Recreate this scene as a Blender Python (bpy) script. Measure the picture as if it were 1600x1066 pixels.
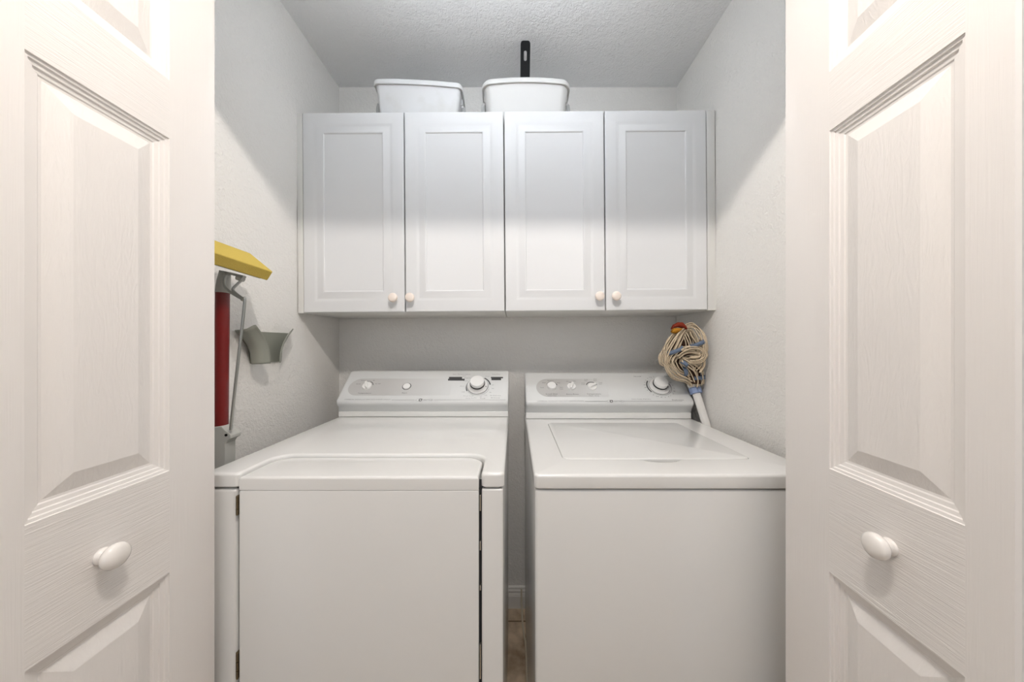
import bpy, bmesh, math, random
from mathutils import Vector, Matrix, noise
random.seed(7)
for o in list(bpy.data.objects): bpy.data.objects.remove(o)
SC = bpy.context.scene
COL = SC.collection

# ------------------------------------------------------------------ camera
EYE = 1.26; F = 500.0; CX = 803.0; CY = 538.0      # eye height, focal length and vanishing point in pixels of 1600x1066
cd = bpy.data.cameras.new('camera'); cam = bpy.data.objects.new('camera', cd); COL.objects.link(cam)
cam.location = (0, 0, EYE); cam.rotation_euler = (math.pi/2, 0, 0)
cd.sensor_fit = 'HORIZONTAL'; cd.sensor_width = 36.0; cd.lens = F/1600*36
cd.shift_x = -3/1600; cd.shift_y = 5/1600; cd.clip_start = 0.02
SC.camera = cam
# ------------------------------------------------------------------ world, exposure, light
SC.view_settings.view_transform = 'Standard'; SC.view_settings.look = 'None'
SC.view_settings.gamma = 1.0; SC.view_settings.use_curve_mapping = False
SC.view_settings.exposure = 0.18
w = bpy.data.worlds.new('daylight'); SC.world = w; w.use_nodes = True
w.node_tree.nodes['Background'].inputs['Color'].default_value = (0.80, 0.89, 1.0, 1)
w.node_tree.nodes['Background'].inputs['Strength'].default_value = 1.4
STRIP_E = 14.5  # emission of the fill strip added to lift the closet ceiling
LAMP = (0.02, 0.10, 2.395); LAMP_R = 0.036; LAMP_E = 690.0; LAMP_C = (1.0, 0.935, 0.875, 1)

# ------------------------------------------------------------------ helpers
def P(px, py, D):
    return Vector(((px-CX)/F*D, D, EYE+(CY-py)/F*D))
ORG = {}
def root(name, loc, label, cat, group=None, kind=None):
    o = bpy.data.objects.new(name, None); COL.objects.link(o); o.location = loc
    o.empty_display_size = .05
    o['label'] = label; o['category'] = cat
    if group: o['group'] = group
    if kind: o['kind'] = kind
    ORG[o.name] = Vector(loc)
    return o
def obj(name, bm, mat, parent=None, org=None, smooth=None, label=None, flip=False):
    me = bpy.data.meshes.new(name)
    off = ORG[parent.name] if parent is not None else Vector(org or (0,0,0))
    bmesh.ops.translate(bm, verts=bm.verts, vec=-off)
    bmesh.ops.recalc_face_normals(bm, faces=bm.faces)
    bm.to_mesh(me); bm.free()
    o = bpy.data.objects.new(name, me); COL.objects.link(o)
    mats = mat if isinstance(mat, (list, tuple)) else [mat]
    for m in mats: me.materials.append(m)
    if parent is not None: o.parent = parent
    else: o.location = off
    ORG[o.name] = off
    if smooth is not None:
        for p in me.polygons: p.use_smooth = True
        try: me.set_sharp_from_angle(angle=math.radians(smooth))
        except Exception: pass
    if label: o['label'] = label
    return o
def tag(o, label, cat, group=None, kind=None):
    o['label'] = label; o['category'] = cat
    if group: o['group'] = group
    if kind: o['kind'] = kind
    return o
def struct(name, bm, mat, label, cat, org=None, smooth=None):
    o = obj(name, bm, mat, None, org, smooth); return tag(o, label, cat, kind='structure')
def box(bm, x0, x1, y0, y1, z0, z1, mi=0):
    v = [bm.verts.new((x, y, z)) for z in (z0, z1) for y in (y0, y1) for x in (x0, x1)]
    for f in ((0,1,3,2),(4,6,7,5),(0,4,5,1),(2,3,7,6),(0,2,6,4),(1,5,7,3)):
        fa = bm.faces.new([v[i] for i in f]); fa.material_index = mi
    return v
def B(*a):
    bm = bmesh.new(); box(bm, *a); return bm
def rr(x0, x1, y0, y1, r, n=6):
    pts = []
    for cx, cy, a0 in ((x1-r, y1-r, 0), (x0+r, y1-r, 90), (x0+r, y0+r, 180), (x1-r, y0+r, 270)):
        for i in range(n+1):
            a = math.radians(a0+90*i/n); pts.append((cx+r*math.cos(a), cy+r*math.sin(a)))
    return pts
def loft(bm, loops, cap0=True, cap1=True, closed=True, mi=0):
    vs = [[bm.verts.new(p) for p in L] for L in loops]
    n = len(vs[0])
    for a, b in zip(vs, vs[1:]):
        for i in range(n if closed else n-1):
            j = (i+1) % n
            try:
                f = bm.faces.new((a[i], a[j], b[j], b[i])); f.material_index = mi
            except ValueError: pass
    if cap0: bm.faces.new(vs[0][::-1]).material_index = mi
    if cap1: bm.faces.new(vs[-1]).material_index = mi
    return vs
def rbox(bm, x0, x1, y0, y1, z0, z1, r=.004, rc=None, axis='z', n=4, m=3, both=True, mi=0):
    """box with rounded edges; axis = direction whose end faces carry the rounded rim"""
    rc = rc or r
    if axis == 'z': A = (x0, x1, y0, y1, z0, z1)
    if axis == 'y': A = (x0, x1, z0, z1, y0, y1)
    if axis == 'x': A = (y0, y1, z0, z1, x0, x1)
    a0, a1, b0, b1, c0, c1 = A
    prof = []
    for i in range(m+1):
        t = math.pi/2*i/m; prof.append((r*(1-math.sin(t)), c0+r*(1-math.cos(t))) if both else (0, c0))
    for i in range(m+1):
        t = math.pi/2*i/m; prof.append((r*(1-math.cos(t)), c1-r*(1-math.sin(t))))
    loops = []
    for ins, c in prof:
        L = rr(a0+ins, a1-ins, b0+ins, b1-ins, max(rc-ins, .0005), n)
        if axis == 'z': L = [(p, q, c) for p, q in L]
        if axis == 'y': L = [(p, c, q) for p, q in L]
        if axis == 'x': L = [(c, p, q) for p, q in L]
        loops.append(L)
    return loft(bm, loops, mi=mi)
def RB(*a, **k):
    bm = bmesh.new(); rbox(bm, *a, **k); return bm
def frame(pos, up, n):
    n = Vector(n).normalized(); up = Vector(up); up = (up - n*up.dot(n)).normalized()
    x = up.cross(n)
    M = Matrix((x, up, n)).transposed().to_4x4(); M.translation = Vector(pos); return M
def lathe(bm, prof, M=Matrix(), n=32, sx=1, sy=1, mi=0):
    loops = []
    for r, z in prof:
        loops.append([M @ Vector((sx*max(r,1e-5)*math.cos(2*math.pi*i/n), sy*max(r,1e-5)*math.sin(2*math.pi*i/n), z)) for i in range(n)])
    loft(bm, loops, mi=mi)
def catmull(pts, k=8):
    pts = [Vector(p) for p in pts]; P_ = [2*pts[0]-pts[1]] + pts + [2*pts[-1]-pts[-2]]
    out = []
    for i in range(1, len(P_)-2):
        a, b, c, d = P_[i-1:i+3]
        for j in range(k):
            t = j/k; out.append(.5*((2*b)+(c-a)*t+(2*a-5*b+4*c-d)*t*t+(3*b-a-3*c+d)*t**3))
    out.append(pts[-1]); return out
def tube(bm, pts, r, n=8, sm=0, flat=1.0, mi=0):
    if sm: pts = catmull(pts, sm)
    pts = [Vector(p) for p in pts]; loops = []
    t0 = (pts[1]-pts[0]).normalized(); up = Vector((0,0,1)) if abs(t0.z) < .9 else Vector((0,1,0))
    x = t0.cross(up).normalized()
    for i, p in enumerate(pts):
        t = (pts[min(i+1, len(pts)-1)]-pts[max(i-1, 0)]).normalized()
        x = (x - t*x.dot(t)).normalized(); y = t.cross(x)
        rad = r(i/(len(pts)-1)) if callable(r) else r
        loops.append([p + rad*(math.cos(2*math.pi*k/n)*x + flat*math.sin(2*math.pi*k/n)*y) for k in range(n)])
    loft(bm, loops, mi=mi)
def fill(bm, outer, holes, to3, z0, z1, mi=0):
    """prism with holes: outline loops in 2D, to3(p, q, h) -> 3D"""
    for h in (z0, z1):
        es = []
        for L in [outer]+holes:
            vs = [bm.verts.new(to3(p, q, h)) for p, q in L]
            es += [bm.edges.new((vs[i], vs[(i+1) % len(vs)])) for i in range(len(vs))]
        bmesh.ops.triangle_fill(bm, edges=es, use_beauty=True, use_dissolve=False)
    for L in [outer]+holes:
        a = [bm.verts.new(to3(p, q, z0)) for p, q in L]; b = [bm.verts.new(to3(p, q, z1)) for p, q in L]
        for i in range(len(L)):
            j = (i+1) % len(L); bm.faces.new((a[i], a[j], b[j], b[i]))
    bmesh.ops.remove_doubles(bm, verts=bm.verts, dist=1e-6)
def bevel(o, wd, seg=3, ang=40):
    m = o.modifiers.new('bevel', 'BEVEL'); m.width = wd; m.segments = seg; m.limit_method = 'ANGLE'; m.angle_limit = math.radians(ang)
    m.harden_normals = False
    return o

# ------------------------------------------------------------------ materials
def mat(name, col, rough=.5, spec=.5, metal=0.0, bump=None, coat=0.0, var=None, emit=None, trans=0):
    m = bpy.data.materials.new(name); m.use_nodes = True; nt = m.node_tree; b = nt.nodes['Principled BSDF']
    b.inputs['Base Color'].default_value = (*col, 1); b.inputs['Roughness'].default_value = rough
    b.inputs['Metallic'].default_value = metal; b.inputs['Specular IOR Level'].default_value = spec
    b.inputs['Coat Weight'].default_value = coat; b.inputs['Coat Roughness'].default_value = .08
    tc = nt.nodes.new('ShaderNodeTexCoord')
    if var:      # (scale, colour2, amount lo, hi)
        nz = nt.nodes.new('ShaderNodeTexNoise'); nz.inputs['Scale'].default_value = var[0]; nz.inputs['Detail'].default_value = 6
        nt.links.new(tc.outputs['Object'], nz.inputs['Vector'])
        rp = nt.nodes.new('ShaderNodeValToRGB'); rp.color_ramp.elements[0].position = var[2]; rp.color_ramp.elements[1].position = var[3]
        rp.color_ramp.elements[0].color = (*col, 1); rp.color_ramp.elements[1].color = (*var[1], 1)
        nt.links.new(nz.outputs['Fac'], rp.inputs['Fac']); nt.links.new(rp.outputs['Color'], b.inputs['Base Color'])
    if bump:     # list of (kind, scale vec, strength, distance, distortion)
        prev = None
        for kind, sc, st, dist, dis in bump:
            mp = nt.nodes.new('ShaderNodeMapping'); mp.inputs['Scale'].default_value = sc
            nt.links.new(tc.outputs['Object'], mp.inputs['Vector'])
            if kind == 'noise':
                t = nt.nodes.new('ShaderNodeTexNoise'); t.inputs['Scale'].default_value = 1; t.inputs['Detail'].default_value = 3
                t.inputs['Distortion'].default_value = dis; out = t.outputs['Fac']
            elif kind == 'wave':
                t = nt.nodes.new('ShaderNodeTexWave'); t.inputs['Scale'].default_value = 1; t.wave_type = 'BANDS'; t.bands_direction = 'X'
                t.inputs['Distortion'].default_value = dis; t.inputs['Detail'].default_value = 3; t.inputs['Detail Scale'].default_value = 1.2; out = t.outputs['Fac']
            else:
                t = nt.nodes.new('ShaderNodeTexVoronoi'); t.inputs['Scale'].default_value = 1; out = t.outputs['Distance']
            nt.links.new(mp.outputs['Vector'], t.inputs['Vector'])
            bp = nt.nodes.new('ShaderNodeBump'); bp.inputs['Strength'].default_value = st; bp.inputs['Distance'].default_value = dist
            nt.links.new(out, bp.inputs['Height'])
            if prev: nt.links.new(prev, bp.inputs['Normal'])
            prev = bp.outputs['Normal']
        nt.links.new(prev, b.inputs['Normal'])
    if emit:
        b.inputs['Emission Color'].default_value = emit[0]; b.inputs['Emission Strength'].default_value = emit[1]
    b.inputs['Transmission Weight'].default_value = trans
    return m
M = {}
M['wall'] = mat('textured wall paint', (.81, .79, .755), .75, .25, bump=[('noise', (120,120,120), .6, .005, .8), ('noise', (42,42,42), .45, .006, .5)])
M['ceil'] = mat('textured ceiling paint', (.88, .88, .88), .85, .2, bump=[('noise', (100,100,100), .6, .006, .9), ('noise', (34,34,34), .4, .007, .5)])
M['hall'] = mat('beige hall paint', (.62, .53, .44), .8, .2)
M['trim'] = mat('white trim paint', (.78, .76, .72), .4, .4)
M['door_v'] = mat('moulded door paint, upright grain', (.83, .795, .765), .42, .4, bump=[('noise', (420,420,9), .28, .0010, .4)])
M['door_h'] = mat('moulded door paint, level grain', (.83, .795, .765), .42, .4, bump=[('noise', (12,12,330), .5, .0018, 1.0)])
M['door_f'] = mat('moulded door paint, flame grain', (.83, .795, .765), .42, .4, bump=[('noise', (60,60,12), .42, .0024, 2.5), ('noise', (350,350,12), .15, .001, .4)])
M['door_s'] = mat('moulded door paint, smooth', (.83, .795, .765), .42, .4)
M['cab'] = mat('white foil cabinet front', (.72, .72, .72), .42, .4)
M['cabbox'] = mat('white laminate', (.72, .71, .68), .5, .35)
M['gapdark'] = mat('dark seam', (.05, .05, .05), .8, .1)
M['cream'] = mat('cream ceramic knob', (.86, .76, .68), .35, .5)
M['knob'] = mat('white glossy knob', (.88, .84, .80), .22, .5)
M['enamel'] = mat('white appliance enamel', (.79, .78, .755), .2, .5, coat=.35, bump=[('noise', (260,260,260), .03, .0006, 0)])
M['console'] = mat('white console plastic', (.66, .665, .655), .38, .45)
M['dial'] = mat('white dial plastic', (.82, .81, .79), .3, .5)
M['chrome'] = mat('polished chrome', (.75, .74, .7), .18, .5, metal=1)
M['darkring'] = mat('black print', (.03, .03, .03), .5, .3)
M['print'] = mat('grey lettering', (.06, .06, .06), .6, .2)
M['printl'] = mat('pale grey lettering', (.22, .22, .22), .6, .2)
M['tub'] = mat('white tub plastic', (.69, .69, .69), .45, .4, var=(9, (.60, .59, .56), .52, .75))
M['tub2'] = mat('warm white tub plastic', (.66, .65, .63), .45, .4)
M['strap'] = mat('translucent grey strap', (.42, .42, .41), .4, .4)
M['black'] = mat('black plastic', (.004, .004, .004), .5, .12)
M['red'] = mat('glossy dark red metal', (.15, .002, .002), .28, .45, coat=.3)
M['yellow'] = mat('yellow sponge', (.56, .42, .10), .95, .1, bump=[('noise', (500,500,500), .6, .002, 0)])
M['greyp'] = mat('light grey plastic', (.46, .46, .43), .45, .4)
M['steel'] = mat('zinc wire', (.42, .43, .41), .3, .5, metal=1)
M['holder'] = mat('olive grey plastic', (.27, .275, .235), .4, .4)
M['yarn'] = mat('undyed cotton yarn', (.62, .51, .37), .95, .1)
M['core'] = mat('dark gap shade', (.06, .035, .025), .95, .05)  # dark colour standing in for shade between the mop strands
M['orange'] = mat('orange binding', (.38, .17, .015), .8, .2)
M['band'] = mat('blue stitched band', (.14, .18, .25), .85, .1, bump=[('noise', (900,900,900), .4, .001, 0)])
M['blue'] = mat('pale blue plastic collar', (.24, .31, .50), .4, .4)
M['polew'] = mat('white plastic sleeve', (.74, .72, .69), .2, .5, coat=.4)
M['tagred'] = mat('red and orange binding', (.20, .025, .01), .7, .2)
M['hose'] = mat('pale cord', (.62, .56, .44), .5, .4)
M['hinge'] = mat('antique brass hinge', (.20, .16, .10), .35, .5, metal=.9)
M['glass'] = mat('lit opal glass', (.9, .9, .9), .3, .5, emit=(LAMP_C, LAMP_E))
M['strip'] = mat('added fill strip glow', (.9, .9, .9), .4, .5, emit=((.86, .92, 1.0, 1), STRIP_E))  # glow of the added fill strip, above the view
def tilemat():
    m = bpy.data.materials.new('brown stone tile'); m.use_nodes = True; nt = m.node_tree; b = nt.nodes['Principled BSDF']
    tc = nt.nodes.new('ShaderNodeTexCoord'); mp = nt.nodes.new('ShaderNodeMapping'); mp.inputs['Location'].default_value = (.13, -1.455, 0)
    nt.links.new(tc.outputs['Object'], mp.inputs['Vector'])
    br = nt.nodes.new('ShaderNodeTexBrick'); br.offset = 0; br.inputs['Scale'].default_value = 1; br.inputs['Brick Width'].default_value = .45
    br.inputs['Row Height'].default_value = .45; br.inputs['Mortar Size'].default_value = .004; br.inputs['Color1'].default_value = (1,1,1,1); br.inputs['Color2'].default_value = (.9,.9,.9,1)
    br.inputs['Mortar'].default_value = (.35,.30,.25,1); nt.links.new(mp.outputs['Vector'], br.inputs['Vector'])
    nz = nt.nodes.new('ShaderNodeTexNoise'); nz.inputs['Scale'].default_value = 9; nz.inputs['Detail'].default_value = 8; nt.links.new(tc.outputs['Object'], nz.inputs['Vector'])
    rp = nt.nodes.new('ShaderNodeValToRGB'); rp.color_ramp.elements[0].position = .36; rp.color_ramp.elements[1].position = .60
    rp.color_ramp.elements[0].color = (.26,.18,.11,1); rp.color_ramp.elements[1].color = (.68,.54,.39,1); nt.links.new(nz.outputs['Fac'], rp.inputs['Fac'])
    mx = nt.nodes.new('ShaderNodeMix'); mx.data_type = 'RGBA'; mx.blend_type = 'MULTIPLY'; mx.inputs[0].default_value = 1
    nt.links.new(rp.outputs['Color'], mx.inputs[6]); nt.links.new(br.outputs['Color'], mx.inputs[7]); nt.links.new(mx.outputs[2], b.inputs['Base Color'])
    b.inputs['Roughness'].default_value = .4
    return m
M['tile'] = tilemat()

# ------------------------------------------------------------------ setting
XL, XR, YB, YF0, YF1, ZC = -.840, .782, 1.538, .64, .74, 2.495
HZ = 2.08                              # header underside
JL, JR = -.765, .700                    # jambs
HX, HYB = 2.0, -2.2                     # hall half width and where it opens behind the camera
struct('floor', B(-HX, HX, HYB, YB+.1, -.05, 0), M['tile'], 'brown stone tile floor seen in the slot between the machines', 'floor')
struct('ceiling', B(-HX-.1, HX+.1, HYB, YB+.1, ZC, ZC+.05), M['ceil'], 'white textured ceiling above the cabinets', 'ceiling')
struct('wall_back', B(XL-.1, XR+.1, YB, YB+.1, 0, ZC), M['wall'], 'back wall of the laundry closet behind the machines', 'wall')
struct('wall_left', B(XL-.1, XL, YF1, YB, 0, ZC), M['wall'], 'left side wall of the laundry closet', 'wall')
struct('wall_right', B(XR, XR+.1, YF1, YB, 0, ZC), M['wall'], 'right side wall of the laundry closet', 'wall')
bm = bmesh.new(); box(bm, -HX, JL, YF0, YF1, 0, ZC); box(bm, JR, HX, YF0, YF1, 0, ZC); box(bm, JL, JR, YF0, YF1, HZ, ZC)
struct('wall_front', bm, M['wall'], 'hall wall around the closet opening', 'wall')
struct('wall_hall_left', B(-HX-.1, -HX, HYB, YF1, 0, ZC), M['wall'], 'hall side wall on the left, outside the view', 'wall')
struct('wall_hall_right', B(HX, HX+.1, HYB, YF1, 0, ZC), M['wall'], 'hall side wall on the right, outside the view', 'wall')
bm = bmesh.new(); box(bm, -HX, HX, HYB-.1, HYB, 0, 1.05); box(bm, -HX, HX, HYB-.1, HYB, 2.35, ZC); box(bm, -HX, -1.5, HYB-.1, HYB, 1.05, 2.35); box(bm, 1.5, HX, HYB-.1, HYB, 1.05, 2.35)  # opening added behind the viewpoint to shape the daylight fill
struct('wall_hall_back', bm, M['hall'], 'beige hall wall out of view, with a wide opening added to let in fill daylight', 'wall')
bm = bmesh.new()
for x0, x1 in ((JL-.065, JL), (JR, JR+.065)): rbox(bm, x0, x1, YF0-.016, YF0, 0, HZ+.065, r=.004, axis='y')
rbox(bm, JL, JR, YF0-.016, YF0, HZ, HZ+.065, r=.004, axis='y')
struct('trim_1', bm, M['trim'], 'white casing around the closet opening', 'trim')
struct('trim_2', RB(JL+.02, JR-.02, .675, .705, HZ-.012, HZ, r=.002), M['trim'], 'white track under the closet header', 'trim')
def baseboard(name, a, b, nrm, label):
    prof = [(0,0),(.014,0),(.014,.058),(.012,.062),(.0125,.066),(.010,.070),(.010,.082),(.007,.086),(.0065,.094),(.003,.099),(0,.100)]
    bm = bmesh.new(); a = Vector(a); b = Vector(b); n = Vector(nrm)
    loft(bm, [[p + n*d + Vector((0,0,z)) for d, z in prof] for p in (a, b)])
    struct(name, bm, M['trim'], label, 'baseboard')
baseboard('baseboard_back', (XL, YB, 0), (XR, YB, 0), (0,-1,0), 'white stepped baseboard at the foot of the closet back wall')
baseboard('baseboard_left', (XL, YF1, 0), (XL, YB-.015, 0), (1,0,0), 'white baseboard along the closet left wall')
baseboard('baseboard_right', (XR, YF1, 0), (XR, YB-.015, 0), (-1,0,0), 'white baseboard along the closet right wall')
# hall lamp
t = root('ceiling_light', (LAMP[0], LAMP[1], ZC), 'small round opal ceiling light in the hall in front of the closet', 'light')
bm = bmesh.new(); lathe(bm, [(0,0),(.06,0),(.062,-.008),(.05,-.02),(.018,-.026),(.016,LAMP[2]-ZC+LAMP_R*.9),(0,LAMP[2]-ZC+LAMP_R*.9)], Matrix.Translation((LAMP[0], LAMP[1], ZC)))
obj('canopy', bm, M['trim'], t, smooth=40)
bm = bmesh.new(); bmesh.ops.create_uvsphere(bm, u_segments=24, v_segments=14, radius=LAMP_R, matrix=Matrix.Translation(LAMP))
obj('globe', bm, M['glass'], t, smooth=60)

# unseen fill strip added behind the header to brighten the closet ceiling
t = root('added_fill_strip', (-.03, YF1, 2.36), 'unseen fill strip added on the inside of the closet header to brighten the ceiling', 'light')
obj('housing', RB(-.50, .44, YF1, YF1+.035, 2.33, 2.39, r=.004), M['trim'], t, smooth=40)
obj('diffuser', RB(-.49, .43, YF1+.0352, YF1+.065, 2.335, 2.385, r=.01), M['strip'], t, smooth=60)

# ------------------------------------------------------------------ bifold doors
PROF = [(0,0),(.0008,-.0022),(.005,-.0030),(.0062,-.0052),(.0112,-.0062),(.0124,-.0084),(.0182,-.0094),(.0200,-.0108),(.0235,-.0112),(.0490,-.0030),(.0505,-.0026),(.052,-.0026)]
def leaf(bm, T, W, s0, s1, panels, H, th, front=True):
    """leaf in (u, z, n): u from the far edge towards the hall; T maps it to the world. Materials: 0 upright, 1 level, 2 flame, 3 smooth"""
    def q(a, b, c, d, mi):
        f = bm.faces.new([bm.verts.new(T(*p)) for p in (a, b, c, d)]); f.material_index = mi
    z0, z1 = .012, H
    e = .003
    q((e,z0,0),(s0,z0,0),(s0,z1,0),(e,z1,0),0); q((s1,z0,0),(W-e,z0,0),(W-e,z1,0),(s1,z1,0),0)
    zs = [z0]+[v for p in panels for v in p]+[z1]
    for i in range(0, len(zs), 2): q((s0,zs[i],0),(s1,zs[i],0),(s1,zs[i+1],0),(s0,zs[i+1],0),1)
    for a, b in panels:
        L = []
        for ins, d in PROF:
            L.append([T(s0+ins,a+ins,d), T(s1-ins,a+ins,d), T(s1-ins,b-ins,d), T(s0+ins,b-ins,d)])
        vs = [[bm.verts.new(p) for p in l] for l in L]
        for k in range(len(vs)-1):
            for i in range(4):
                j = (i+1) % 4; f = bm.faces.new((vs[k][i], vs[k][j], vs[k+1][j], vs[k+1][i])); f.material_index = 2 if k == 8 else 3
        f = bm.faces.new(vs[-1]); f.material_index = 2
    # rounded long edges, sides and back
    q((e,z0,0),(e,z1,0),(0,z1,-e),(0,z0,-e),3); q((W-e,z0,0),(W-e,z1,0),(W,z1,-e),(W,z0,-e),3)
    q((0,z0,-e),(0,z1,-e),(0,z1,-th),(0,z0,-th),3); q((W,z0,-e),(W,z1,-e),(W,z1,-th),(W,z0,-th),3)
    q((0,z0,-th),(W,z0,-th),(W,z1,-th),(0,z1,-th),0)
    q((e,z1,0),(W-e,z1,0),(W,z1,-th),(0,z1,-th),3); q((e,z0,0),(W-e,z0,0),(W,z0,-th),(0,z0,-th),3)
    bmesh.ops.remove_doubles(bm, verts=bm.verts, dist=1e-6)
def bifold(name, sgn, Xf, Df, m, s0, s1, dz, kn, label):
    W = .3437; th = .032; H = 2.045
    d = Vector((-m, -1, 0)).normalized()             # towards the hall
    nn = Vector((1, -m, 0)).normalized()*(1 if sgn < 0 else -1)
    O = Vector((Xf, Df, 0))
    r = root(name, (Xf, Df, 0), label, 'door', kind='structure')
    panels = [(.20+dz, .827+dz), (1.020+dz, 1.650+dz), (1.760+dz, 1.955+dz)]
    T = lambda u, z, n: O + d*u + nn*n + Vector((0,0,z))
    bm = bmesh.new(); leaf(bm, T, W, s0, s1, panels, H, th)
    obj('door_leaf', bm, [M['door_v'], M['door_h'], M['door_f'], M['door_s']], r)
    T2 = lambda u, z, n: O + d*u + nn*(-2*th-.004-n) + Vector((0,0,z))
    bm = bmesh.new(); leaf(bm, T2, W, W-s1, W-s0, panels, H, th)
    obj('door_leaf', bm, [M['door_v'], M['door_h'], M['door_f'], M['door_s']], r)
    bm = bmesh.new()
    for z in (.25, 1.05, 1.85):
        tube(bm, [T(W+.002, z, -th-.002), T(W+.002, z+.06, -th-.002)], .0035, 10)
    obj('hinge', bm, M['steel'], r)
    u, z = kn
    Mx = frame(T(u, z, 0), (0,0,1), nn)
    bm = bmesh.new()
    lathe(bm, [(0,-.0005),(.0125,-.0005),(.0128,.002),(.0118,.004),(.0085,.0062),(.0080,.0080),(.0100,.0100),(.0155,.0128),(.0188,.0168),(.0195,.0205),(.0180,.0250),(.0132,.0285),(.0065,.0303),(0,.0307)], Mx, 40)
    obj('door_knob', bm, M['knob'], r, smooth=60, label='white round mushroom knob')
bifold('door_1', -1, -.657, .705, -.04, .098, .283, 0.0, (.2010, .926), 'white moulded bifold door folded open on the left, with a white round knob')
bifold('door_2', 1, .5964, .705, .072, .108, .298, .008, (.2105, .947), 'white moulded bifold door folded open on the right, with a white round knob')

# ------------------------------------------------------------------ wall cabinets
ROLL = Matrix.Translation((-.03, 0, 1.77)) @ Matrix.Rotation(math.radians(-.42), 4, 'Y') @ Matrix.Translation((.03, 0, -1.77))
DC = 1.238
CPROF = [(0,-.0175),(0,-.0025),(.0008,-.0010),(.0025,0),(.0400,0),(.0440,-.0006),(.0490,-.0019),(.0520,-.0023),(.0560,-.0020),(.0740,.0016),(.0780,.0018),(.0805,.0008),(.0825,-.0018),(.0850,-.0026)]
def roll(bm): bmesh.ops.transform(bm, matrix=ROLL, verts=bm.verts); return bm
def cabinet(x0, x1, doors, filler, knobs, label, seam=None):
    zb, zt = 1.3885, 2.161
    r = root('wall_cabinet', ((x0+x1)/2, YB, zb), label, 'cabinet', 'white cabinets above the machines')
    bm = bmesh.new(); rbox(bm, x0, x1, DC+.0195, YB-.001, zb, zt-.001, r=.001)
    obj('cabinet_box', roll(bm), M['cabbox'], r, smooth=30)
    fb = bmesh.new(); rbox(fb, filler[0], filler[1], DC+.001, DC+.0195, zb-.003, zt, r=.0015, axis='y')
    obj('filler_strip', roll(fb), M['cabbox'], r, smooth=30)
    for (a, b), kx in zip(doors, knobs):
        bm = bmesh.new(); L = []
        for ins, d in CPROF:
            L.append([(a+ins, DC-d, zb+ins), (b-ins, DC-d, zb+ins), (b-ins, DC-d, zt-ins), (a+ins, DC-d, zt-ins)])
        loft(bm, L)
        dr = obj('cabinet_door', roll(bm), M['cab'], r, smooth=25)
        kb = bmesh.new(); zk = EYE+(CY-465)/F*DC*1.0
        lathe(kb, [(0,-.001),(.0075,-.001),(.0065,.004),(.0058,.010),(.0080,.0135),(.0150,.0165),(.0172,.0195),(.0178,.0230),(.0165,.0262),(.0120,.0285),(0,.0292)], frame((kx, DC, zk), (0,0,1), (0,-1,0)), 32)
        obj('knob', roll(kb), M['cream'], dr, smooth=60, label='cream round knob')
fx = lambda px: (px-CX)/F*DC
cabinet(XL+.0005, fx(787.6), [(fx(473.6), fx(631)), (fx(633), fx(787.3))], (XL+.0012, fx(472.8)), [fx(616), fx(642)], 'white two-door wall cabinet on the left, below the scuffed tub')
cabinet(fx(788.6), XR-.0005, [(fx(789), fx(944.2)), (fx(946.2), fx(1104.3))], (fx(1105.4), XR-.0012), [fx(934), fx(959.5)], 'white two-door wall cabinet on the right, above the string mop')

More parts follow.
